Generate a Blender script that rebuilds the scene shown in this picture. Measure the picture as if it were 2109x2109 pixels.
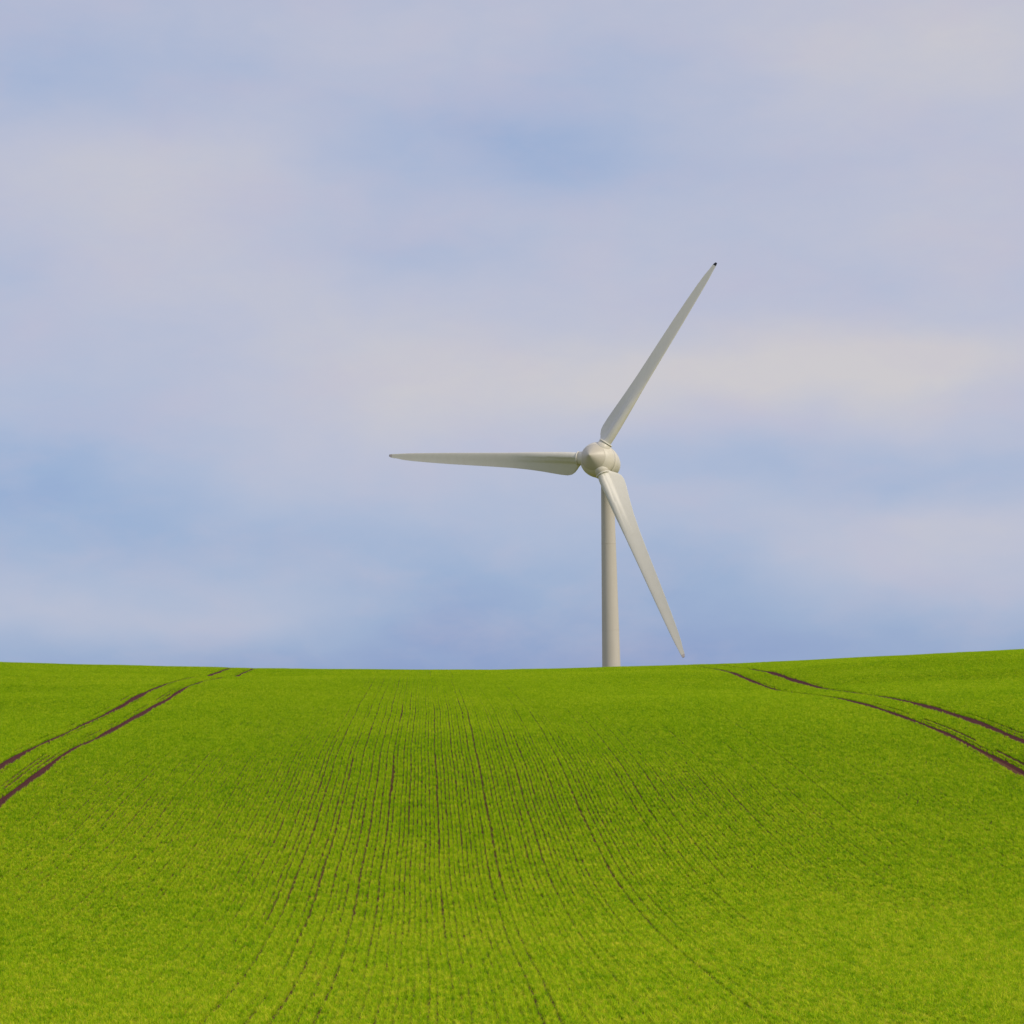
import bpy, bmesh, math, random
import numpy as np
from mathutils import Vector, Matrix, Euler

# ---------------------------------------------------------------- start clean
for o in list(bpy.data.objects):
    bpy.data.objects.remove(o)
scene = bpy.context.scene
COL = scene.collection
R = math.radians

# ---------------------------------------------------------------- camera
CAM_Z = 10.0
FPX, SIZE = 5000.0, 2109.0                      # focal length / picture width, photo pixels
cam_data = bpy.data.cameras.new('camera')
cam_data.sensor_width = 36.0
cam_data.lens = 36.0 * FPX / SIZE
cam_data.clip_start = 0.5
cam_data.clip_end = 30000.0
cam = bpy.data.objects.new('camera', cam_data)
COL.objects.link(cam)
PITCH = math.degrees(math.atan((1400 - 1054.5) / FPX))
ROLL = -1.1
CAM_ROT = Euler((R(90 + PITCH), 0, 0)).to_matrix() @ Matrix.Rotation(R(ROLL), 3, 'Z')
cam.matrix_world = Matrix.Translation((0, 0, CAM_Z)) @ CAM_ROT.to_4x4()
scene.camera = cam

# ---------------------------------------------------------------- sun, sky, exposure
SUN_AZ, SUN_EL = R(124), R(36)                  # clockwise from +Y (straight ahead), above the horizon
sun_dir = Vector((math.sin(SUN_AZ) * math.cos(SUN_EL), math.cos(SUN_AZ) * math.cos(SUN_EL), math.sin(SUN_EL)))
sun_data = bpy.data.lights.new('sun', 'SUN')
sun_data.energy = 2.7
sun_data.angle = R(11)
sun_data.color = (1.0, 0.90, 0.74)
sun = bpy.data.objects.new('sun', sun_data)
sun.rotation_euler = sun_dir.to_track_quat('Z', 'Y').to_euler()
sun.location = (80, -60, 90)
COL.objects.link(sun)

scene.view_settings.view_transform = 'Standard'
scene.view_settings.look = 'None'
scene.view_settings.gamma = 1.0
scene.view_settings.exposure = 0.0
scene.render.resolution_x = 1024
scene.render.resolution_y = 1024


class NT:
    """tiny helper around a node tree"""
    def __init__(self, tree):
        self.t = tree; self.n = tree.nodes; self.l = tree.links

    def new(self, kind, **kw):
        nd = self.n.new(kind)
        for k, v in kw.items():
            setattr(nd, k, v)
        return nd

    def link(self, a, b):
        self.l.new(a, b)

    def math(self, op, a, b=None, c=None, clamp=False):
        nd = self.n.new('ShaderNodeMath'); nd.operation = op; nd.use_clamp = clamp
        for i, v in enumerate((a, b, c)):
            if v is None: continue
            if isinstance(v, (int, float)): nd.inputs[i].default_value = v
            else: self.l.new(v, nd.inputs[i])
        return nd.outputs[0]

    def mix(self, fac, a, b, blend='MIX'):
        nd = self.n.new('ShaderNodeMix'); nd.data_type = 'RGBA'; nd.blend_type = blend
        for s, v in ((0, fac), (6, a), (7, b)):
            if isinstance(v, (int, float)): nd.inputs[s].default_value = v
            elif isinstance(v, tuple): nd.inputs[s].default_value = (*v, 1)
            else: self.l.new(v, nd.inputs[s])
        return nd.outputs[2]

    def noise(self, vec, scale, detail=4, rough=0.5, dist=0.0, dims='3D'):
        nd = self.n.new('ShaderNodeTexNoise'); nd.noise_dimensions = dims
        nd.inputs['Scale'].default_value = scale; nd.inputs['Detail'].default_value = detail
        nd.inputs['Roughness'].default_value = rough; nd.inputs['Distortion'].default_value = dist
        if vec is not None: self.l.new(vec, nd.inputs['Vector'])
        return nd

    def ramp(self, fac, stops, interp='LINEAR'):
        nd = self.n.new('ShaderNodeValToRGB'); cr = nd.color_ramp; cr.interpolation = interp
        while len(cr.elements) > 1: cr.elements.remove(cr.elements[-1])
        for i, (p, c) in enumerate(stops):
            e = cr.elements[0] if i == 0 else cr.elements.new(p)
            e.position = p; e.color = (*c, 1)
        self.l.new(fac, nd.inputs[0])
        return nd.outputs[0]


def srgb(r, g, b):
    f = lambda c: (c / 255 / 12.92) if c <= 10 else ((c / 255 + 0.055) / 1.055) ** 2.4
    return (f(r), f(g), f(b))


def px_dir(px, py):
    """world direction through a point of the view"""
    v = Vector(((px - SIZE / 2) / FPX, -(py - SIZE / 2) / FPX, -1.0))
    return CAM_ROT @ v

# --- world: Nishita sky seen through broken layers of soft stratus cloud
world = bpy.data.worlds.new('World')
scene.world = world
world.use_nodes = True
W = NT(world.node_tree)
W.n.clear()
wout = W.new('ShaderNodeOutputWorld')
bg = W.new('ShaderNodeBackground')
W.link(bg.outputs[0], wout.inputs[0])
sky = W.new('ShaderNodeTexSky', sky_type='NISHITA')
sky.sun_disc = False
sky.sun_elevation = SUN_EL
sky.sun_rotation = SUN_AZ
sky.air_density = 1.0; sky.dust_density = 0.6; sky.ozone_density = 2.0
tc = W.new('ShaderNodeTexCoord')
sep = W.new('ShaderNodeSeparateXYZ'); W.link(tc.outputs['Generated'], sep.inputs[0])
X, Y, Z = sep.outputs
# soft warping of the sky directions
st = W.new('ShaderNodeVectorMath', operation='MULTIPLY'); W.link(tc.outputs['Generated'], st.inputs[0])
st.inputs[1].default_value = (1.0, 1.0, 2.0)
wn = W.noise(st.outputs[0], 9.0, 3, 0.5)
wsep = W.new('ShaderNodeSeparateColor'); W.link(wn.outputs['Color'], wsep.inputs[0])
wx = W.math('MULTIPLY_ADD', W.math('SUBTRACT', wsep.outputs[0], 0.5), 0.075, X)
wz = W.math('MULTIPLY_ADD', W.math('SUBTRACT', wsep.outputs[1], 0.5), 0.040, Z)
# cloud banks: (x, y in 1932-wide view, half-width, half-height, amount of pale cloud)
BANKS = [
    (950, 235, 420, 120, -0.25), (1010, 285, 200, 70, -0.09), (760, 60, 420, 80, 0.10),
    (150, 120, 260, 90, -0.22), (220, 380, 330, 170, 0.16), (500, 300, 150, 90, 0.10), (350, 560, 300, 90, 0.06),
    (20, 540, 90, 50, -0.10), (780, 490, 160, 40, -0.12), (1750, 60, 340, 110, 0.24), (1650, 230, 300, 90, 0.10),
    (1100, 560, 170, 60, 0.06), (1350, 700, 620, 95, 0.38), (1760, 690, 260, 55, 0.16),
    (700, 740, 230, 130, 0.14), (1800, 400, 280, 110, 0.16), (60, 900, 290, 130, -0.30),
    (30, 1010, 380, 110, -0.26), (560, 1010, 330, 70, -0.26), (860, 1130, 300, 85, -0.46),
    (820, 1180, 160, 35, -0.10), (1300, 1100, 200, 110, -0.30), (1350, 870, 230, 50, -0.12),
    (1750, 880, 320, 50, -0.22), (1800, 1010, 200, 60, 0.10), (1650, 1150, 300, 60, -0.14),
    (280, 1165, 300, 30, 0.10), (966, 1262, 1700, 85, -0.56), (1880, 960, 140, 30, 0.08),
]
acc = 0.62
front = W.math('MULTIPLY', Y, 6.0, clamp=True)
total = None
for (bx_, by_, sx, sy, amp) in BANKS:
    d = px_dir(bx_ * SIZE / 1932, by_ * SIZE / 1932).normalized()
    sxw = sx * SIZE / 1932 / FPX; syw = sy * SIZE / 1932 / FPX
    a = W.math('MULTIPLY', W.math('SUBTRACT', wx, d.x), 1 / sxw)
    b = W.math('MULTIPLY', W.math('SUBTRACT', wz, d.z), 1 / syw)
    q = W.math('MULTIPLY_ADD', a, a, W.math('MULTIPLY', b, b))
    g = W.math('MULTIPLY', W.math('EXPONENT', W.math('MULTIPLY', q, -1.0)), amp)
    total = g if total is None else W.math('ADD', total, g)
cover = W.math('MULTIPLY_ADD', total, front, acc)
# wispy streaks
st2 = W.new('ShaderNodeVectorMath', operation='MULTIPLY'); W.link(tc.outputs['Generated'], st2.inputs[0])
st2.inputs[1].default_value = (1.0, 1.0, 2.1)
n1 = W.noise(st2.outputs[0], 11.0, 5, 0.5, 0.4)
n2 = W.noise(st2.outputs[0], 34.0, 6, 0.62, 0.3)
cover = W.math('MULTIPLY_ADD', W.math('SUBTRACT', n1.outputs[0], 0.5), 0.26, cover)
cover = W.math('MULTIPLY_ADD', W.math('SUBTRACT', n2.outputs[0], 0.5), 0.17, cover)
cover = W.math('MAXIMUM', W.math('MINIMUM', cover, 1.0), 0.0)
cloud = W.ramp(cover, [
    (0.00, srgb(136, 160, 208)), (0.20, srgb(152, 174, 212)), (0.45, srgb(172, 185, 214)),
    (0.70, srgb(189, 193, 213)), (1.0, srgb(206, 203, 207))], 'LINEAR')
nm = W.noise(st2.outputs[0], 17.0, 6, 0.6, 0.2)
mauve = W.math('MULTIPLY', W.math('SUBTRACT', nm.outputs[0], 0.47), 3.0, clamp=True)
cloud = W.mix(W.math('MULTIPLY', mauve, 0.38), cloud, srgb(192, 186, 209))
sk = W.new('ShaderNodeVectorMath', operation='SCALE'); W.link(sky.outputs[0], sk.inputs[0])
sk.inputs['Scale'].default_value = 0.10
thin = W.math('MULTIPLY_ADD', cover, 0.12, 0.86)   # a little of the blue sky always shows through the veil
W.link(W.mix(thin, sk.outputs[0], cloud), bg.inputs[0])
bg.inputs[1].default_value = 1.0

# ---------------------------------------------------------------- helpers
def tag(o, label=None, cat=None, kind=None, group=None):
    if label: o['label'] = label
    if cat: o['category'] = cat
    if kind: o['kind'] = kind
    if group: o['group'] = group
    return o


def mesh_obj(name, verts, faces, mat=None, parent=None, smooth=True):
    me = bpy.data.meshes.new(name)
    me.from_pydata([tuple(v) for v in verts], [], [tuple(f) for f in faces])
    me.update()
    if smooth:
        me.polygons.foreach_set('use_smooth', [True] * len(me.polygons))
    if mat: me.materials.append(mat)
    o = bpy.data.objects.new(name, me)
    COL.objects.link(o)
    if parent: o.parent = parent
    return o


def new_mat(name):
    m = bpy.data.materials.new(name); m.use_nodes = True
    t = NT(m.node_tree); t.n.clear()
    out = t.new('ShaderNodeOutputMaterial')
    return m, t, out

# ---------------------------------------------------------------- terrain
# field frame: D runs along the drilled rows, X across them (right positive), z up, origin at the camera
vp = px_dir(878, 1396)
ROW_YAW = math.atan2(vp.x, vp.y)
FW = np.array([math.sin(ROW_YAW), math.cos(ROW_YAW)]); RT = np.array([math.cos(ROW_YAW), -math.sin(ROW_YAW)])


def to_field(v):
    return (v.x * RT[0] + v.y * RT[1], v.x * FW[0] + v.y * FW[1], v.z)


def to_world(Xf, D):
    return Xf * RT[0] + D * FW[0], Xf * RT[1] + D * FW[1]

# surveyed section straight ahead: (row in view, pixels that 2 m span there)
SEC = [(2107, 261), (2026, 223), (1967, 195), (1883, 166), (1788, 145), (1697, 127), (1628, 116), (1563, 105.5),
       (1505, 92.5), (1454, 79), (1425, 68.5), (1400, 59.5), (1389, 53), (1382.5, 49.5)]
cD, cZ = [6.0, 20.0, 30.0], [-2.2, -4.0, -5.0]
for y, g in SEC:
    D = 2 * FPX / g
    fx, fd, fz = to_field(px_dir(940, y))
    cD.append(D); cZ.append(fz / fd * D)
LEFT_OUT = [(0, 1585), (56, 1551), (124, 1518.6), (186, 1486), (242, 1461), (286, 1438), (342, 1415.5), (388, 1404), (407, 1401), (444, 1396), (481, 1381)]
LEFT_IN = [(0, 1653.7), (56, 1615), (118, 1568), (161.5, 1540), (205, 1521.7), (261, 1487.5), (310.6, 1459.6), (345, 1444), (385, 1420), (416, 1410), (456.5, 1402), (497, 1396), (525, 1383)]
RIGHT_IN = [(1482, 1371.4), (1511, 1378), (1552, 1399), (1600, 1420), (1655, 1429), (1743, 1443), (1791, 1455), (1842, 1472), (1893, 1491), (1944.5, 1511), (1996, 1537), (2047, 1564), (2109, 1600)]
RIGHT_OUT = [(1542, 1368.7), (1586, 1376.5), (1634, 1397), (1689, 1417), (1757, 1428), (1825, 1437), (1876, 1447), (1934, 1463.5), (1996, 1484), (2047, 1504), (2109, 1531)]
TRAMS = [(-16.4, LEFT_OUT), (-14.4, LEFT_IN), (22.4, RIGHT_IN), (24.4, RIGHT_OUT)]


def column(lines):
    P = []
    for Xl, pts in lines:
        for p in pts:
            fx, fd, fz = to_field(px_dir(*p))
            t = Xl / fx
            P.append((t * fd, t * fz))
    P.sort()
    return np.array(P)


def local_fit(P, q, bw):
    P = np.asarray(P, float)
    out = np.empty(len(q))
    for i, d in enumerate(q):
        b = bw
        w = np.exp(-((P[:, 0] - d) / b) ** 2) + 1e-9
        A = np.stack([np.ones(len(P)), P[:, 0] - d], 1)
        Wm = A * w[:, None]
        sol = np.linalg.solve(A.T @ Wm + np.diag([0, 1e-4]), Wm.T @ P[:, 1])
        out[i] = sol[0]
    return out

DQ = np.arange(0.0, 212.0, 2.0)
base_c = np.interp(DQ, cD, cZ)
base_c = local_fit(np.stack([cD, cZ], 1), DQ, 9.0) * 0.75 + base_c * 0.25
k = np.array([1, 2, 3, 2, 1.0]); k /= k.sum()
base_c = np.convolve(np.pad(base_c, 2, 'edge'), k, 'valid')


def side_delta(lines):
    tot = 0
    for ln in lines:
        P = column([ln])
        dl = local_fit(P, DQ, 5.5) - base_c
        lo, hi = P[0, 0] + 1.0, P[-1, 0] - 1.0
        dl = np.where(DQ < lo, np.interp(lo, DQ, dl), dl)
        dl = np.where(DQ > hi, np.interp(hi, DQ, dl), dl)
        tot = tot + dl / len(lines)
    return tot * np.clip(DQ / 60.0, 0, 1)
dLo, dLi, dRi, dRo = (side_delta([t_]) for t_ in TRAMS)
XL, XC, XR = -14.4, 1.0, 22.4
HOR = [(-100, 1361), (0, 1365.5), (93, 1369), (217, 1372), (435, 1376.3), (497, 1378), (600, 1380), (800, 1381.5), (950, 1382), (1050, 1381.5),
       (1150, 1379.5), (1239, 1377), (1276, 1375.7), (1450, 1371), (1545, 1368), (1614, 1364.6), (1791, 1355.5), (2000, 1345), (2109, 1339.5), (2209, 1334)]
HX = np.array([h[0] for h in HOR], float); HY = np.array([h[1] for h in HOR], float)
hor_az, hor_sl = [], []
for hx, hy in HOR:
    fx, fd, fz = to_field(px_dir(hx, hy))
    hor_az.append(fx / fd); hor_sl.append(fz / fd)
hor_az = np.array(hor_az); hor_sl = np.array(hor_sl)
AZ = np.linspace(-0.35, 0.45, 81)
corr = np.zeros_like(AZ)


def smooth(a, b, x):
    t = np.clip((x - a) / (b - a), 0, 1)
    return t * t * (3 - 2 * t)


def terrain(Xf, D):
    """height above the camera's eye (m) at field coordinates"""
    Xf = np.asarray(Xf, float); D = np.asarray(D, float)
    Dc = np.clip(D, 0, 205.0)
    c = np.interp(Dc, DQ, base_c); l = np.interp(Dc, DQ, dLi); r = np.interp(Dc, DQ, dRi)
    lo = np.interp(Dc, DQ, dLo) - l; ro = np.interp(Dc, DQ, dRo) - r
    tl = (XC - Xf) / (XC - XL); tr = (Xf - XC) / (XR - XC)
    fl = np.clip(tl, 0, 1) ** 1.6; fr = np.clip(tr, 0, 1) ** 1.6
    el = np.maximum(XL - Xf, 0); er = np.maximum(Xf - XR, 0)
    gl = np.where(el < 2, el / 2, 1 + 1.5 * (1 - np.exp(-(el - 2) / 3)))
    gr = np.where(er < 2, er / 2, 1 + 1.5 * (1 - np.exp(-(er - 2) / 3)))
    z = c + l * fl + r * fr + lo * gl + ro * gr
    az = Xf / np.maximum(D, 30.0)
    z = z + np.interp(az, AZ, corr) * smooth(120, 200, D)
    # beyond the crest the field rolls over and falls away
    t = np.maximum(D - 205.0, 0)
    t1 = np.minimum(t, 90.0)
    z = z + 0.006 * t1 - 0.0003 * t1 * t1
    t2 = np.clip(t - 90, 0, 300)
    z = z - 0.045 * t2
    t3 = np.maximum(t - 390, 0)
    z = z - 6 * (1 - np.exp(-t3 / 400.0))
    # behind the photographer: level ground
    z = np.where(D < 0, -1.75, z)
    nb = 1 - smooth(0, 22, D)
    z = z * (1 - nb) + (-1.75) * nb
    # a shallow hollow on the left just short of the crest
    z = z - 0.17 * np.exp(-((D - 182.5) / 4.6) ** 2) * smooth(6, 12, -Xf)
    # gentle unevenness of the soil
    z = z + 0.035 * np.sin(Xf * 0.31 + 0.6 * np.sin(D * 0.07)) * np.sin(D * 0.13 + 1.3) * (D > 25) * (D < 400)
    return z

Dt = np.concatenate([np.arange(100, 205, 1.5), np.arange(205, 420, 2.0)])
for it in range(14):
    sl = np.array([np.max(terrain(a * Dt, Dt) / Dt) for a in AZ])
    want = np.interp(AZ, hor_az, hor_sl)
    corr += (want - sl) * 200.0 * 0.8
    if it < 10:
        corr = np.convolve(np.pad(corr, 1, 'edge'), [0.15, 0.7, 0.15], 'valid')


def axis(parts):
    out = []
    for a, b, s in parts:
        out += list(np.arange(a, b, s))
    return np.array(out + [parts[-1][1]])
gD = axis([(-400, -40, 60), (-40, 20, 5), (20, 240, 0.5), (240, 460, 5), (460, 1200, 40), (1200, 9000, 600)])
gX = axis([(-6000, -600, 600), (-600, -90, 34), (-90, 90, 0.75), (90, 600, 34), (600, 6000, 600)])
GX, GD = np.meshgrid(gX, gD)
GZ = terrain(GX, GD) + CAM_Z
WX, WY = to_world(GX, GD)
V = np.stack([WX, WY, GZ], -1).reshape(-1, 3)
nx, ny = len(gX), len(gD)
ii = np.arange(ny - 1)[:, None] * nx + np.arange(nx - 1)[None, :]
F = np.stack([ii, ii + 1, ii + nx + 1, ii + nx], -1).reshape(-1, 4)


def np_mesh(name, V, F):
    me = bpy.data.meshes.new(name)
    me.vertices.add(len(V)); me.vertices.foreach_set('co', np.asarray(V, np.float32).ravel())
    k = F.shape[1]
    me.loops.add(F.size); me.loops.foreach_set('vertex_index', F.ravel().astype(np.int32))
    me.polygons.add(len(F)); me.polygons.foreach_set('loop_start', np.arange(0, F.size, k, dtype=np.int32))
    me.polygons.foreach_set('use_smooth', np.ones(len(F), bool))
    me.update(calc_edges=True)
    me.validate()
    return me

# ground material: red-brown soil between the rows, field green where the crop is too far off to see as plants
CROP_D0, CROP_D1 = 27.0, 226.0


def crop_halfwidth(D):
    return 0.222 * D + 10.0

m_soil, S, out = new_mat('soil')
geo = S.new('ShaderNodeNewGeometry')
pb = S.new('ShaderNodeBsdfPrincipled'); S.link(pb.outputs[0], out.inputs[0])
nA = S.noise(geo.outputs['Position'], 22.0, 5, 0.65)
nB = S.noise(geo.outputs['Position'], 0.8, 3, 0.5)
soil = S.ramp(nA.outputs[0], [(0.30, (0.070, 0.024, 0.012)), (0.55, (0.150, 0.055, 0.026)), (0.75, (0.22, 0.10, 0.050))])
soil = S.mix(S.math('MULTIPLY', nB.outputs[0], 0.35), soil, (0.100, 0.052, 0.030))
att = S.new('ShaderNodeAttribute', attribute_name='far_crop')
nC = S.noise(geo.outputs['Position'], 0.25, 5, 0.6)
grn = S.ramp(nC.outputs[0], [(0.3, (0.15, 0.25, 0.012)), (0.7, (0.21, 0.31, 0.016))])
S.link(S.mix(att.outputs['Fac'], soil, grn), pb.inputs['Base Color'])
pb.inputs['Roughness'].default_value = 0.95
pb.inputs['Specular IOR Level'].default_value = 0.15
bmp = S.new('ShaderNodeBump'); bmp.inputs['Strength'].default_value = 0.9; bmp.inputs['Distance'].default_value = 0.05
S.link(nA.outputs[0], bmp.inputs['Height']); S.link(bmp.outputs[0], pb.inputs['Normal'])

me = np_mesh('ground', V, F)
cam_off = np.abs(GX * RT[0] + GD * FW[0])
outside = np.clip((cam_off - crop_halfwidth(GD)) / 1.0, 0, 1)
outside = np.maximum(outside, np.clip((GD - CROP_D1) / 2, 0, 1))
outside = np.where(GD > CROP_D1 + 15, 0.5, outside)  # unseen land past the crest, browned to shape bounce light on the turbine
outside = np.maximum(outside, np.clip((CROP_D0 - GD) / 2, 0, 1))
a_ = me.attributes.new('far_crop', 'FLOAT', 'POINT'); a_.data.foreach_set('value', outside.ravel().astype(np.float32))
me.materials.append(m_soil)
ground = bpy.data.objects.new('ground', me); COL.objects.link(ground)
tag(ground, kind='structure')

# ---------------------------------------------------------------- tramlines: bare wheel tracks, pressed into the soil
m_track, T, out = new_mat('track_soil')
pb = T.new('ShaderNodeBsdfPrincipled'); T.link(pb.outputs[0], out.inputs[0])
geo = T.new('ShaderNodeNewGeometry')
nA = T.noise(geo.outputs['Position'], 14.0, 5, 0.6)
T.link(T.ramp(nA.outputs[0], [(0.3, (0.034, 0.006, 0.004)), (0.55, (0.088, 0.015, 0.012)), (0.78, (0.17, 0.050, 0.032))]), pb.inputs['Base Color'])
pb.inputs['Roughness'].default_value = 0.9
pb.inputs['Specular IOR Level'].default_value = 0.2
bmp = T.new('ShaderNodeBump'); bmp.inputs['Strength'].default_value = 0.8; bmp.inputs['Distance'].default_value = 0.04
T.link(nA.outputs[0], bmp.inputs['Height']); T.link(bmp.outputs[0], pb.inputs['Normal'])


def row_wobble(D):
    return 0.035 * np.sin(D * 0.055 + 0.4) + 0.02 * np.sin(D * 0.17) + 0.012 * np.sin(D * 0.41 + 2)


def track_width(xl, D):
    """half-width of the bare strip"""
    return 0.165 + 0.045 * np.sin(D * 0.13 + xl) + 0.03 * np.sin(D * 0.61 + 2 * xl)

for (xl, _), lab in zip(TRAMS, ('left outer', 'left inner', 'right inner', 'right outer')):
    ds = np.arange(CROP_D0, CROP_D1, 0.5)
    prof = [(-1.3, 0.012), (-0.9, 0.03), (-0.4, -0.001), (0, -0.002), (0.4, -0.001), (0.9, 0.03), (1.3, 0.012)]
    vs = []
    for d in ds:
        w = float(track_width(xl, d)); xo = xl + float(row_wobble(d))
        for t_, h in prof:
            x = xo + t_ * w
            wx_, wy_ = to_world(x, d)
            vs.append((wx_, wy_, float(terrain(x, d)) + CAM_Z + 0.008 + h))
    n = len(prof); fs = []
    for i in range(len(ds) - 1):
        for j in range(n - 1):
            a = i * n + j
            fs.append((a, a + 1, a + n + 1, a + n))
    o = mesh_obj('dirt_track', vs, fs, m_track)
    tag(o, kind='structure')

# ---------------------------------------------------------------- the crop: drilled rows of young cereal
m_leaf, L, out = new_mat('cereal_leaf')
geo = L.new('ShaderNodeNewGeometry')
oi = L.new('ShaderNodeObjectInfo')
ac = L.new('ShaderNodeAttribute', attribute_name='tone')
nP = L.noise(geo.outputs['Position'], 0.09, 5, 0.6)          # broad patches of the field
nM = L.noise(geo.outputs['Position'], 1.6, 4, 0.6)           # metre-sized patches
nF = L.noise(geo.outputs['Position'], 15.0, 2, 0.5)           # plant to plant
v = L.math('MULTIPLY_ADD', L.math('SUBTRACT', nP.outputs[0], 0.5), 0.32, 0.5)
v = L.math('MULTIPLY_ADD', L.math('SUBTRACT', nM.outputs[0], 0.5), 0.5, v)
v = L.math('MULTIPLY_ADD', L.math('SUBTRACT', nF.outputs[0], 0.5), 0.8, v)
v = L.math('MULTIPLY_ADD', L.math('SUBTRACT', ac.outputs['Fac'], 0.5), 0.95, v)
v = L.math('MULTIPLY_ADD', L.math('SUBTRACT', oi.outputs['Random'], 0.5), 0.16, v)
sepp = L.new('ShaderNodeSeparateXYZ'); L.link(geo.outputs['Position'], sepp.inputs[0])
near_light = L.new('ShaderNodeMapRange'); L.link(sepp.outputs[1], near_light.inputs['Value'])      # lighter foreground, darker hilltop: light on the slopes put into the leaf colour
near_light.inputs['From Min'].default_value = 35; near_light.inputs['From Max'].default_value = 100
near_light.inputs['To Min'].default_value = 0.09; near_light.inputs['To Max'].default_value = -0.06
v = L.math('ADD', v, near_light.outputs[0])
leafc = L.ramp(v, [(0.0, (0.080, 0.275, 0.003)), (0.28, (0.245, 0.465, 0.003)), (0.58, (0.420, 0.625, 0.005)),
                   (0.85, (0.66, 0.75, 0.018)), (1.0, (0.78, 0.72, 0.06))])
pb = L.new('ShaderNodeBsdfPrincipled')
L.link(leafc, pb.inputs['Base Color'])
pb.inputs['Roughness'].default_value = 0.6
pb.inputs['Specular IOR Level'].default_value = 0.06
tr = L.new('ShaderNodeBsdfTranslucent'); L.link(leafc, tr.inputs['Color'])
ms = L.new('ShaderNodeMixShader'); ms.inputs[0].default_value = 0.45
L.link(pb.outputs[0], ms.inputs[1]); L.link(tr.outputs[0], ms.inputs[2]); L.link(ms.outputs[0], out.inputs[0])

rng = np.random.default_rng(11)
CHUNK = 0.5


def row_chunk(name, nleaf, wscale=1.0):
    """one metre of a drilled row: tapering, arching leaves"""
    vs, fs, tone = [], [], []
    clumps = [(rng.uniform(-CHUNK / 2, CHUNK / 2), rng.normal(0, 0.016), rng.uniform(0.75, 1.25), rng.normal(0, 0.13)) for _ in range(9)]
    for i in range(nleaf):
        cy_, cx_, csz, ctone = clumps[rng.integers(0, len(clumps))]
        y = cy_ + rng.normal(0, 0.028); x = cx_ + rng.normal(0, 0.012)
        ang = rng.uniform(0, 2 * math.pi)
        ln = rng.uniform(0.07, 0.14) * csz; lean = rng.uniform(0.3, 1.15)
        wd = rng.uniform(0.006, 0.010) * wscale
        side = np.array([-math.sin(ang), math.cos(ang), 0]) * wd / 2
        d = np.array([math.cos(ang), math.sin(ang), 0])
        p0 = np.array([x, y, 0.0])
        p1 = p0 + d * ln * 0.45 * math.sin(lean * 0.6) + np.array([0, 0, ln * 0.55 * math.cos(lean * 0.6)])
        p2 = p1 + d * ln * 0.5 * math.sin(lean * 1.5) + np.array([0, 0, ln * 0.5 * math.cos(lean * 1.5)])
        b = len(vs)
        vs += [p0 - side * .7, p0 + side * .7, p1 + side, p1 - side, p2]
        fs += [(b, b + 1, b + 2, b + 3), (b + 3, b + 2, b + 4)]
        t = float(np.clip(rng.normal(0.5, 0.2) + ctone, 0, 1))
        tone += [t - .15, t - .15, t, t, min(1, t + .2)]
    me = bpy.data.meshes.new(name)
    me.from_pydata([tuple(v) for v in vs], [], fs); me.update()
    at = me.attributes.new('tone', 'FLOAT', 'POINT'); at.data.foreach_set('value', np.array(tone, np.float32))
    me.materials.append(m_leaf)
    return bpy.data.objects.new(name, me)

lib = bpy.data.collections.new('crop_plants')       # instanced only, never linked to the scene itself
NV = 24
for i in range(NV):
    lib.objects.link(row_chunk('row_plants', 150))

# gaps between rows that show bare soil (metres across the field)
GAPS = [-9.3, -8.1, -6.9, -6.2, -5.3, -4.6, -3.85, -3.5, -2.86, -2.55, -1.9, -0.86, -0.68, -0.03, 0.32, -1.27, 1.0, 1.33, 1.67, 2.0, 2.2, 3.0,
        3.7, 4.35, 5.0, 5.45, 6.1, 6.9, 7.6, 8.3, 9.1, 9.9, 10.6, 11.3, 12.35, 13.9, 15.1, 16.2, -13.2, 20.7]
GAPW = {-0.03: .85, 0.32: .95, 1.33: .9, 1.67: 1.05, 2.0: 1.1, -2.55: 1.1, -2.86: 1.0, -3.5: 1.1, -3.85: 1.0, 3.7: .8, -0.86: .8,
        5.0: .95, 10.6: .9, 12.35: .9, 13.9: .7, 16.2: .7, 1.0: .7, -14.95: 2.2, -15.15: 1.6, 22.9: 1.2, 23.1: 1.0}
PITCH_ROW = 0.135


BALD = [(-1.27, 122, 6.0, 1.2), (-1.27, 89.5, 4.5, 1.3), (3.7, 97, 3.0, .5)]     # short bare streaks: gap, distance, half-length, strength


def gap_profile(gx, D):
    """how wide open a gap stands along its length"""
    s = gx * 7.31
    v = 0.62 + 0.30 * np.sin(D * 0.06 + s) + 0.22 * np.sin(D * 0.19 + 1.7 * s) + 0.14 * np.sin(D * 0.47 + 2.3 * s)
    v = np.clip(v, 0, 1.1) * GAPW.get(gx, 0.55)
    for gc, d_, w_, a in BALD:
        if abs(gx - gc) < 0.01: v = v + a * np.exp(-((D - d_) / w_) ** 4)
    return v

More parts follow.
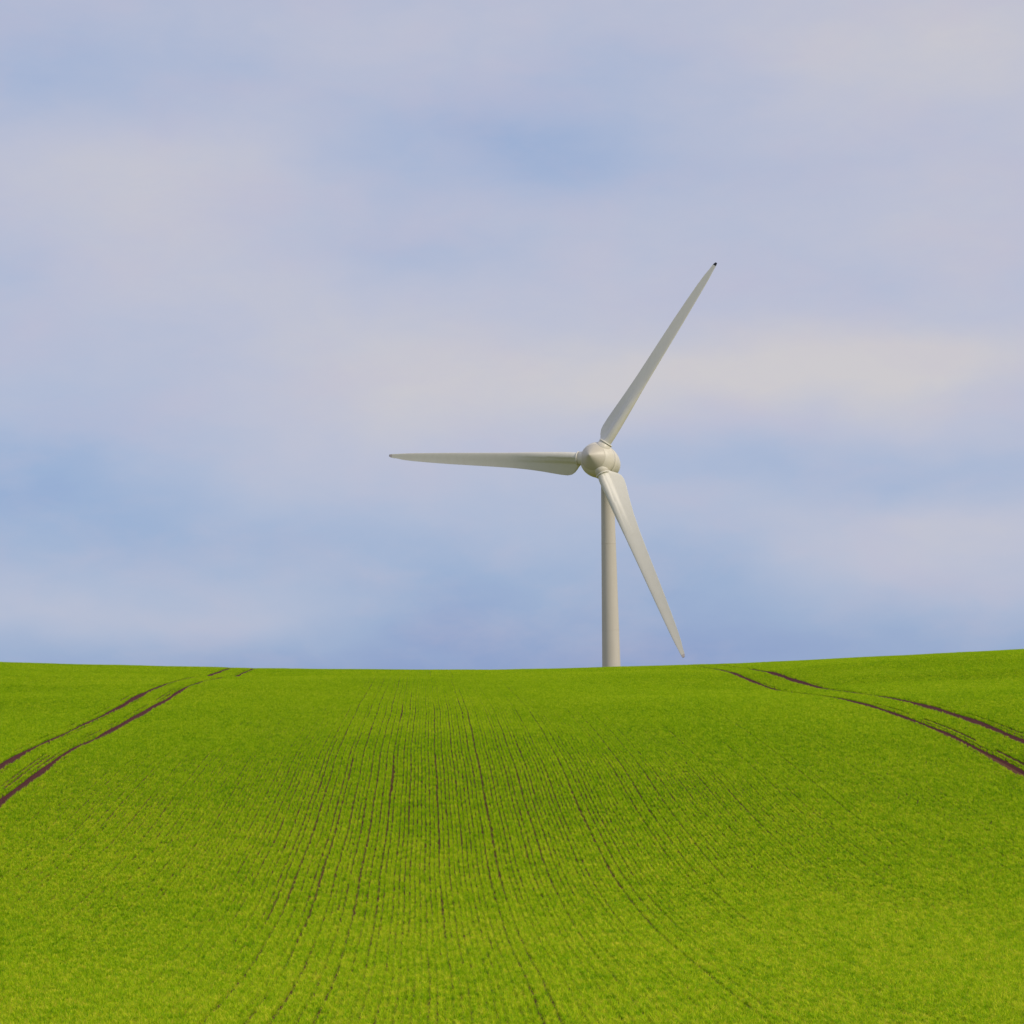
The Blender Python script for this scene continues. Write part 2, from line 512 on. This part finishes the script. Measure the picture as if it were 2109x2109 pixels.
pts, rots, idxs, scls = [], [], [], []
kmax = int(60 / PITCH_ROW)
for kr in range(-kmax, kmax + 1):
    x0 = kr * PITCH_ROW + float(np.clip(rng.normal(0, 0.010), -.020, .020))
    step = 0.48
    ds = np.arange(CROP_D0 + rng.uniform(0, step), CROP_D1, step)
    xs = x0 + row_wobble(ds)
    camx = np.abs(xs * RT[0] + ds * FW[0])
    keep = camx < crop_halfwidth(ds)
    if not keep.any(): continue
    ds, xs = ds[keep], xs[keep]
    sx = np.ones(len(ds)); sz = np.ones(len(ds))
    # rows either side of an open gap lean away from it
    for gx in GAPS:
        dx = x0 - gx
        if abs(dx) < 0.22:
            op = gap_profile(gx, ds) * 0.019 * rng.uniform(.3, 1.5, len(ds))
            xs = xs + np.sign(dx) * op * (1 - smooth(0.04, 0.22, abs(dx)) * 0.8)
            if abs(dx) < 0.10: sx = sx * (1 - np.clip(op * 5.0, 0, .45))
    keep = np.ones(len(ds), bool)
    for xl, _ in TRAMS:
        dx = x0 - xl
        if abs(dx) < 0.20: keep[:] = False
        elif abs(dx) < 0.34:
            xs = xl + row_wobble(ds) + np.sign(dx) * (track_width(xl, ds) + 0.09 + rng.normal(0, 0.022, len(ds)))
            sx = sx * 0.8
    # thinner rows that the sprayer clipped beside the wheelings
    for xs_, wd_, d_lo, d_hi in ((-14.93, .062, 60, 175), (-15.22, .055, 60, 112), (22.96, .062, 70, 125), (24.98, .06, 90, 120), (-16.95, .06, 90, 175)):
        if abs(x0 - xs_) < wd_:
            keep &= ~((ds > d_lo) & (ds < d_hi) & (np.sin(ds * 0.37 + xs_ * 3) + 0.6 * np.sin(ds * 0.93) > -0.75))
    ds, xs, sx, sz = ds[keep], xs[keep], sx[keep], sz[keep]
    if not len(ds): continue
    z = terrain(xs, ds)
    sl = (terrain(xs, ds + .5) - terrain(xs, ds - .5))
    px_, py_ = to_world(xs, ds)
    pts.append(np.stack([px_, py_, z + CAM_Z + 0.002], -1))
    flip = rng.random(len(ds)) > .5
    rots.append(np.stack([np.where(flip, -1, 1) * np.arctan(sl), rng.normal(0, 0.02, len(ds)), -ROW_YAW + np.where(flip, math.pi, 0)], -1))
    idxs.append(rng.integers(0, NV, len(ds)))
    hv = rng.normal(1.0, 0.07, len(ds)) * (1 + 0.10 * np.sin(xs * 0.9 + ds * 0.21) * np.sin(ds * 0.13))
    scls.append(np.stack([sx * (1.05 + 0.28 * (1 - smooth(42, 85, ds))) * rng.uniform(.85, 1.15, len(ds)), np.ones(len(ds)), hv], -1))
pts = np.concatenate(pts); rots = np.concatenate(rots); idxs = np.concatenate(idxs); scls = np.concatenate(scls)
print('crop chunks', len(pts))
me = bpy.data.meshes.new('crop')
me.vertices.add(len(pts)); me.vertices.foreach_set('co', pts.astype(np.float32).ravel())
a_ = me.attributes.new('rot', 'FLOAT_VECTOR', 'POINT'); a_.data.foreach_set('vector', rots.astype(np.float32).ravel())
a_ = me.attributes.new('scl', 'FLOAT_VECTOR', 'POINT'); a_.data.foreach_set('vector', scls.astype(np.float32).ravel())
a_ = me.attributes.new('pick', 'INT', 'POINT'); a_.data.foreach_set('value', idxs.astype(np.int32))
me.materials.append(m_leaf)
crop = bpy.data.objects.new('crop', me); COL.objects.link(crop)
tag(crop, 'young bright green cereal crop drilled in rows over the rolling field', 'crop', kind='stuff')

ng = bpy.data.node_groups.new('crop_rows', 'GeometryNodeTree')
ng.interface.new_socket('Geometry', in_out='INPUT', socket_type='NodeSocketGeometry')
ng.interface.new_socket('Geometry', in_out='OUTPUT', socket_type='NodeSocketGeometry')
gi = ng.nodes.new('NodeGroupInput'); go = ng.nodes.new('NodeGroupOutput')
ci = ng.nodes.new('GeometryNodeCollectionInfo'); ci.inputs['Collection'].default_value = lib
ci.inputs['Separate Children'].default_value = True; ci.inputs['Reset Children'].default_value = True
ip = ng.nodes.new('GeometryNodeInstanceOnPoints'); ip.inputs['Pick Instance'].default_value = True


def named(nm, ty):
    nd = ng.nodes.new('GeometryNodeInputNamedAttribute'); nd.data_type = ty; nd.inputs[0].default_value = nm
    return nd.outputs['Attribute']
m2p = ng.nodes.new('GeometryNodeMeshToPoints')
ng.links.new(gi.outputs[0], m2p.inputs['Mesh'])
ng.links.new(m2p.outputs[0], ip.inputs['Points'])
ng.links.new(ci.outputs[0], ip.inputs['Instance'])
ng.links.new(named('pick', 'INT'), ip.inputs['Instance Index'])
e2r = ng.nodes.new('FunctionNodeEulerToRotation'); ng.links.new(named('rot', 'FLOAT_VECTOR'), e2r.inputs[0])
ng.links.new(e2r.outputs[0], ip.inputs['Rotation'])
ng.links.new(named('scl', 'FLOAT_VECTOR'), ip.inputs['Scale'])
ng.links.new(ip.outputs[0], go.inputs[0])
md = crop.modifiers.new('rows', 'NODES'); md.node_group = ng

# ---------------------------------------------------------------- the wind turbine
def paint(name, col, rough=0.45, streak=0.12, spec=0.4, zs=0.12):
    m, t, out = new_mat(name)
    pb = t.new('ShaderNodeBsdfPrincipled'); t.link(pb.outputs[0], out.inputs[0])
    tcn = t.new('ShaderNodeTexCoord')
    sc = t.new('ShaderNodeVectorMath', operation='MULTIPLY'); t.link(tcn.outputs['Object'], sc.inputs[0])
    sc.inputs[1].default_value = (1, 1, zs)
    n = t.noise(sc.outputs[0], 1.3, 6, 0.62)
    n2 = t.noise(tcn.outputs['Object'], 0.35, 3, 0.5)
    dirty = tuple(c * k for c, k in zip(col, (0.74, 0.72, 0.66)))
    f = t.math('MULTIPLY', t.math('SUBTRACT', n.outputs[0], 0.42), 2.2 * streak / 0.12 * 0.5, clamp=True)
    c = t.mix(f, col, dirty)
    c = t.mix(t.math('MULTIPLY', n2.outputs[0], 0.25), c, tuple(x * 0.88 for x in col))
    t.link(c, pb.inputs['Base Color'])
    pb.inputs['Roughness'].default_value = rough
    pb.inputs['Specular IOR Level'].default_value = spec
    return m

m_tower = paint('tower_paint', (0.545, 0.505, 0.44), 0.62, 0.08, 0.25)
m_blade = paint('blade_gelcoat', (0.68, 0.65, 0.57), 0.48, 0.06, 0.4, 0.6)
m_hub = paint('spinner_paint', (0.69, 0.64, 0.53), 0.42, 0.10)
m_nose = paint('nose_paint', (0.57, 0.52, 0.42), 0.42, 0.10)
m_ring = paint('ring_paint', (0.72, 0.68, 0.58), 0.35, 0.05)
m_dark = paint('dark_tip', (0.012, 0.011, 0.015), 0.5, 0.02)
m_brown = paint('worn_tip', (0.40, 0.31, 0.28), 0.5, 0.02)

m_pale = paint('pale_tip', (0.50, 0.44, 0.42), 0.5, 0.02)

TD = 400.0                                          # metres to the rotor
MPP = TD / FPX                                      # metres per photo pixel there
ray = px_dir(1231.5, 947.0)
C0 = Vector((0, 0, CAM_Z)) + ray * TD
zc = -ray.normalized()
xc = (CAM_ROT @ Vector((1, 0, 0))); xc = (xc - zc * xc.dot(zc)).normalized()
yc = zc.cross(xc)


def view_vec(a, b, c):
    return xc * a + yc * b + zc * c
n_ax = view_vec(-0.3724, 0.2149, 0.9028).normalized()  # rotor axis, pointing into the wind
bu = view_vec(math.cos(R(56.777)), math.sin(R(56.777)), 0.0); bu = (bu - n_ax * bu.dot(n_ax)).normalized()

# tower foot
axis_pt = C0 - n_ax * 4.0
tx, ty = axis_pt.x, axis_pt.y
fX = tx * RT[0] + ty * RT[1]; fD = tx * FW[0] + ty * FW[1]
foot_z = float(terrain(fX, fD)) + CAM_Z
turbine = bpy.data.objects.new('wind_turbine', None)
turbine.location = (tx, ty, foot_z); turbine.empty_display_size = 3
COL.objects.link(turbine)
tag(turbine, 'pale grey three bladed wind turbine standing behind the crest of the green field', 'wind turbine')
TO = Vector((tx, ty, foot_z))


def lathe(name, prof, origin, zaxis, mat, parent, seg=64, cap0=True, cap1=True, xhint=None):
    """surface of revolution; prof = [(s, r)] along zaxis"""
    za = zaxis.normalized()
    h = xhint or (Vector((0, 0, 1)) if abs(za.z) < 0.9 else Vector((1, 0, 0)))
    xa = (h - za * h.dot(za)).normalized(); ya = za.cross(xa)
    vs, fs = [], []
    for s, r in prof:
        for i in range(seg):
            a = 2 * math.pi * i / seg
            vs.append(Vector((r * math.cos(a), r * math.sin(a), s)))
    for j in range(len(prof) - 1):
        for i in range(seg):
            a = j * seg + i; b = j * seg + (i + 1) % seg
            fs.append((a, b, b + seg, a + seg))
    if cap0: fs.append(tuple(range(seg))[::-1])
    if cap1: fs.append(tuple(range((len(prof) - 1) * seg, len(prof) * seg)))
    o = mesh_obj(name, vs, fs, mat, parent)
    M = Matrix((xa, ya, za)).transposed().to_4x4()
    base = parent_world(parent)
    o.matrix_local = base.inverted() @ (Matrix.Translation(origin) @ M)
    return o

PW = {}


def parent_world(p):
    if p is None: return Matrix.Identity(4)
    m = p.matrix_basis.copy() if p.name not in PW else PW[p.name]
    q = p.parent
    while q is not None:
        m = q.matrix_basis @ m; q = q.parent
    return m

top_z = axis_pt.z - 1.2
H = top_z - foot_z
zvis = 33.0                                         # length of tower that shows above the crest


def tower_r(s):                                     # s = metres below the top
    return 1.02 + 0.0152 * s
prof = []
nsec = 4
for i in range(0, 49):
    s = H * i / 48
    prof.append((s, tower_r(H - s)))
tower = lathe('tower', prof, TO, Vector((0, 0, 1)), m_tower, turbine, seg=72)
for fz in (0.34, 0.70):
    s = H * fz
    r = tower_r(H - s)
    lathe('tower_flange', [(s - .05, r + .003), (s - .04, r + .018), (s + .04, r + .018), (s + .05, r + .003)], TO, Vector((0, 0, 1)), m_tower, turbine, seg=72, cap0=False, cap1=False)
lathe('foundation', [(-1.0, 3.4), (0.12, 3.4), (0.18, 3.3), (0.18, 1.0)], TO, Vector((0, 0, 1)), m_track, turbine, seg=48, cap0=False, cap1=False)
# steel door at the tower foot
dv, df = [], []
rr = tower_r(H) + 0.03
for j in range(7):
    for i in range(7):
        a = -0.30 + 0.60 * i / 6; zz = 0.9 + 2.0 * j / 6
        dv.append((rr * math.sin(a + 2.2), rr * math.cos(a + 2.2), zz))
for j in range(6):
    for i in range(6):
        k0 = j * 7 + i; df.append((k0, k0 + 1, k0 + 8, k0 + 7))
door = mesh_obj('door', dv, df, m_nose, turbine)
sm = door.modifiers.new('solid', 'SOLIDIFY'); sm.thickness = 0.05

# nacelle: short egg-shaped body behind the spinner
P = MPP
nac = [(-84, 0.1), (-83, 6), (-80, 12), (-74, 18), (-66, 23.5), (-56, 28), (-44, 31.5), (-32, 33.8), (-20, 35.0), (-7.5, 35.6), (-7.2, 34.6)]
lathe('nacelle', [(s * P, r * P) for s, r in nac], C0, n_ax, m_hub, turbine, seg=72, cap0=True, cap1=True)
sp = [(-6.2, 34.0), (-6.0, 36.4), (0, 36.6), (6, 36.2), (12, 34.9), (18, 32.2), (22, 29.6), (25.5, 26.7)]
spinner = lathe('spinner', [(s * P, r * P) for s, r in sp], C0, n_ax, m_hub, turbine, seg=96, cap0=True, cap1=False)
no = [(25.4, 26.55), (25.9, 26.3), (29, 23.6), (34, 18.9), (39, 13.8), (43, 9.4), (46.5, 5.2), (48.5, 2.6), (49.7, 1.0), (50, 0.1)]
lathe('nose_cone', [(s * P, r * P) for s, r in no], C0, n_ax, m_nose, spinner, seg=96, cap0=False, cap1=True)


def airfoil(c, th, circ, n=40):
    """closed section, LE at x=0 side; blend towards a circle at the root"""
    pts_ = []
    for i in range(n):
        a = 2 * math.pi * i / n
        x = 0.5 * (1 + math.cos(a))                # 1 = TE, 0 = LE
        yt = 5 * th * (0.2969 * math.sqrt(max(x, 0)) - 0.1260 * x - 0.3516 * x * x + 0.2843 * x ** 3 - 0.1015 * x ** 4) + 0.006 * x
        y = yt if i < n / 2 else -yt * 0.72
        camber = 0.03 * 4 * x * (1 - x)
        ax, ay = (x - 0.30) * c, (y + camber) * c
        pts_.append((ax, ay, a))
    return pts_

# station: fraction of span, chord (px), thickness ratio, circle blend, pitch (deg)
STN = [(0.055, 25, 1.0, 1.0, 27), (0.066, 25, 1.0, 1.0, 27), (0.072, 28.5, .9, .75, 27), (0.080, 34, .78, .50, 27), (0.090, 40, .66, .28, 27),
       (0.102, 45, .58, .12, 26.5), (0.118, 48.6, .52, .03, 26.2), (0.138, 49.8, .48, 0, 26), (0.165, 48.5, .41, .0, 24.5), (0.20, 45.5, .37, 0, 22), (0.25, 41, .32, 0, 18.5), (0.32, 36, .27, 0, 15), (0.40, 32, .23, 0, 12.5),
       (0.50, 29, .205, 0, 10), (0.60, 26.5, .19, 0, 8), (0.70, 24, .175, 0, 6.5), (0.80, 20.5, .16, 0, 5.5), (0.88, 17, .16, 0, 5),
       (0.93, 13.8, .16, 0, 5), (0.96, 10, .16, 0, 5), (0.98, 8.8, .17, 0, 5), (0.992, 7.0, .18, 0, 5), (1.0, 4.2, .2, 0, 5)]
LB = 468.7
ROOT_R = 12.6


def blade(ang, tip_mat, first=None, label=None):
    Rm = Matrix.Rotation(ang, 3, n_ax)
    b = (Rm @ bu).normalized()
    tdir = n_ax.cross(b).normalized()               # trailing side
    vs, fs = [], []
    nseg = 60
    fr = [s[0] for s in STN]
    fine = sorted(set([round(x, 4) for x in np.linspace(0.055, 1.0, 200)] + fr))
    g = lambda k_, f: float(np.interp(f, fr, [s[k_] for s in STN]))
    for f in fine:
        c = g(1, f) * P; th = g(2, f); cb = g(3, f); be = R(g(4, f))
        s = f * LB * P
        bend = 18 * P * f
        wr = 0.62 * (1 - float(smooth(.12, .42, f)))            # inboard: round spar with a thin flap behind it
        rc = 0.5 * 24.5 * P * (1 - 0.55 * f) / c
        for (ax, ay, a) in airfoil(c, min(th, .30), cb, nseg):
            if wr > 0:
                xx = ax / c + 0.30
                circ_ = math.sqrt(max(rc * rc - (xx - rc) ** 2, 0)) if xx < 2 * rc else 0.0
                flap = 0.10 * max(1 - xx, 0) ** 0.9 + 0.012
                yr = (circ_ ** 2.6 + flap ** 2.6) ** (1 / 2.6) if xx > rc else circ_
                sgn = 1 if a < math.pi else -1
                ay = ay * (1 - wr) + (sgn * yr * (1 - 0.25 * (xx > rc) * (sgn < 0)) + 0.05 * xx * (1 - xx)) * c * wr
                ax = ax * (1 - wr) + (xx - rc) * c * wr
            cx_, cy_ = ROOT_R * P * math.cos(a), ROOT_R * P * math.sin(a)
            px_ = ax * (1 - cb) + cx_ * cb
            py_ = ay * (1 - cb) + cy_ * cb
            # chord axis: towards the trailing edge, turned down-wind by the pitch
            cvec = tdir * math.cos(be) - n_ax * math.sin(be)
            tvec = n_ax * math.cos(be) + tdir * math.sin(be)
            p = b * s + cvec * px_ - tvec * py_ + n_ax * (bend + 12 * P)
            vs.append(p)
    cut = max(i for i, f in enumerate(fine) if f <= 0.988)
    for j in range(cut):
        for i in range(nseg):
            a_ = j * nseg + i; b_ = j * nseg + (i + 1) % nseg
            fs.append((a_, b_, b_ + nseg, a_ + nseg))
    fs.append(tuple(range(nseg))[::-1])
    off = C0 - TO
    bo = mesh_obj('blade', [v_ + off for v_ in vs[:(cut + 1) * nseg]], fs, m_blade, turbine)
    tf = []
    for j in range(len(fine) - 1 - cut):
        for i in range(nseg):
            a_ = j * nseg + i; b_ = j * nseg + (i + 1) % nseg
            tf.append((a_, b_, b_ + nseg, a_ + nseg))
    last = (len(fine) - 1 - cut) * nseg
    tf.append(tuple(range(last, last + nseg)))
    tipo = mesh_obj('blade_tip', [v_ + off for v_ in vs[cut * nseg:]], tf, tip_mat, bo)
    # root collar with its bright rim
    lathe('blade_collar', [(24 * P, 14.6 * P), (37.5 * P, 14.0 * P), (37.6 * P, 13.0 * P)], C0 + n_ax * 12 * P, b, m_hub, spinner, seg=56, cap0=False)
    lathe('collar_rim', [(37.4 * P, 13.2 * P), (37.6 * P, 14.7 * P), (39.6 * P, 14.7 * P), (40.0 * P, 12.5 * P)], C0 + n_ax * 12 * P, b, m_ring, bo, seg=56, cap0=False)
    # seam blister where the collar leaves the spinner shell
    return bo

blade(0.0, m_dark)
blade(R(120), m_pale)
blade(R(240), m_pale)

# cycles
scene.render.engine = 'CYCLES'
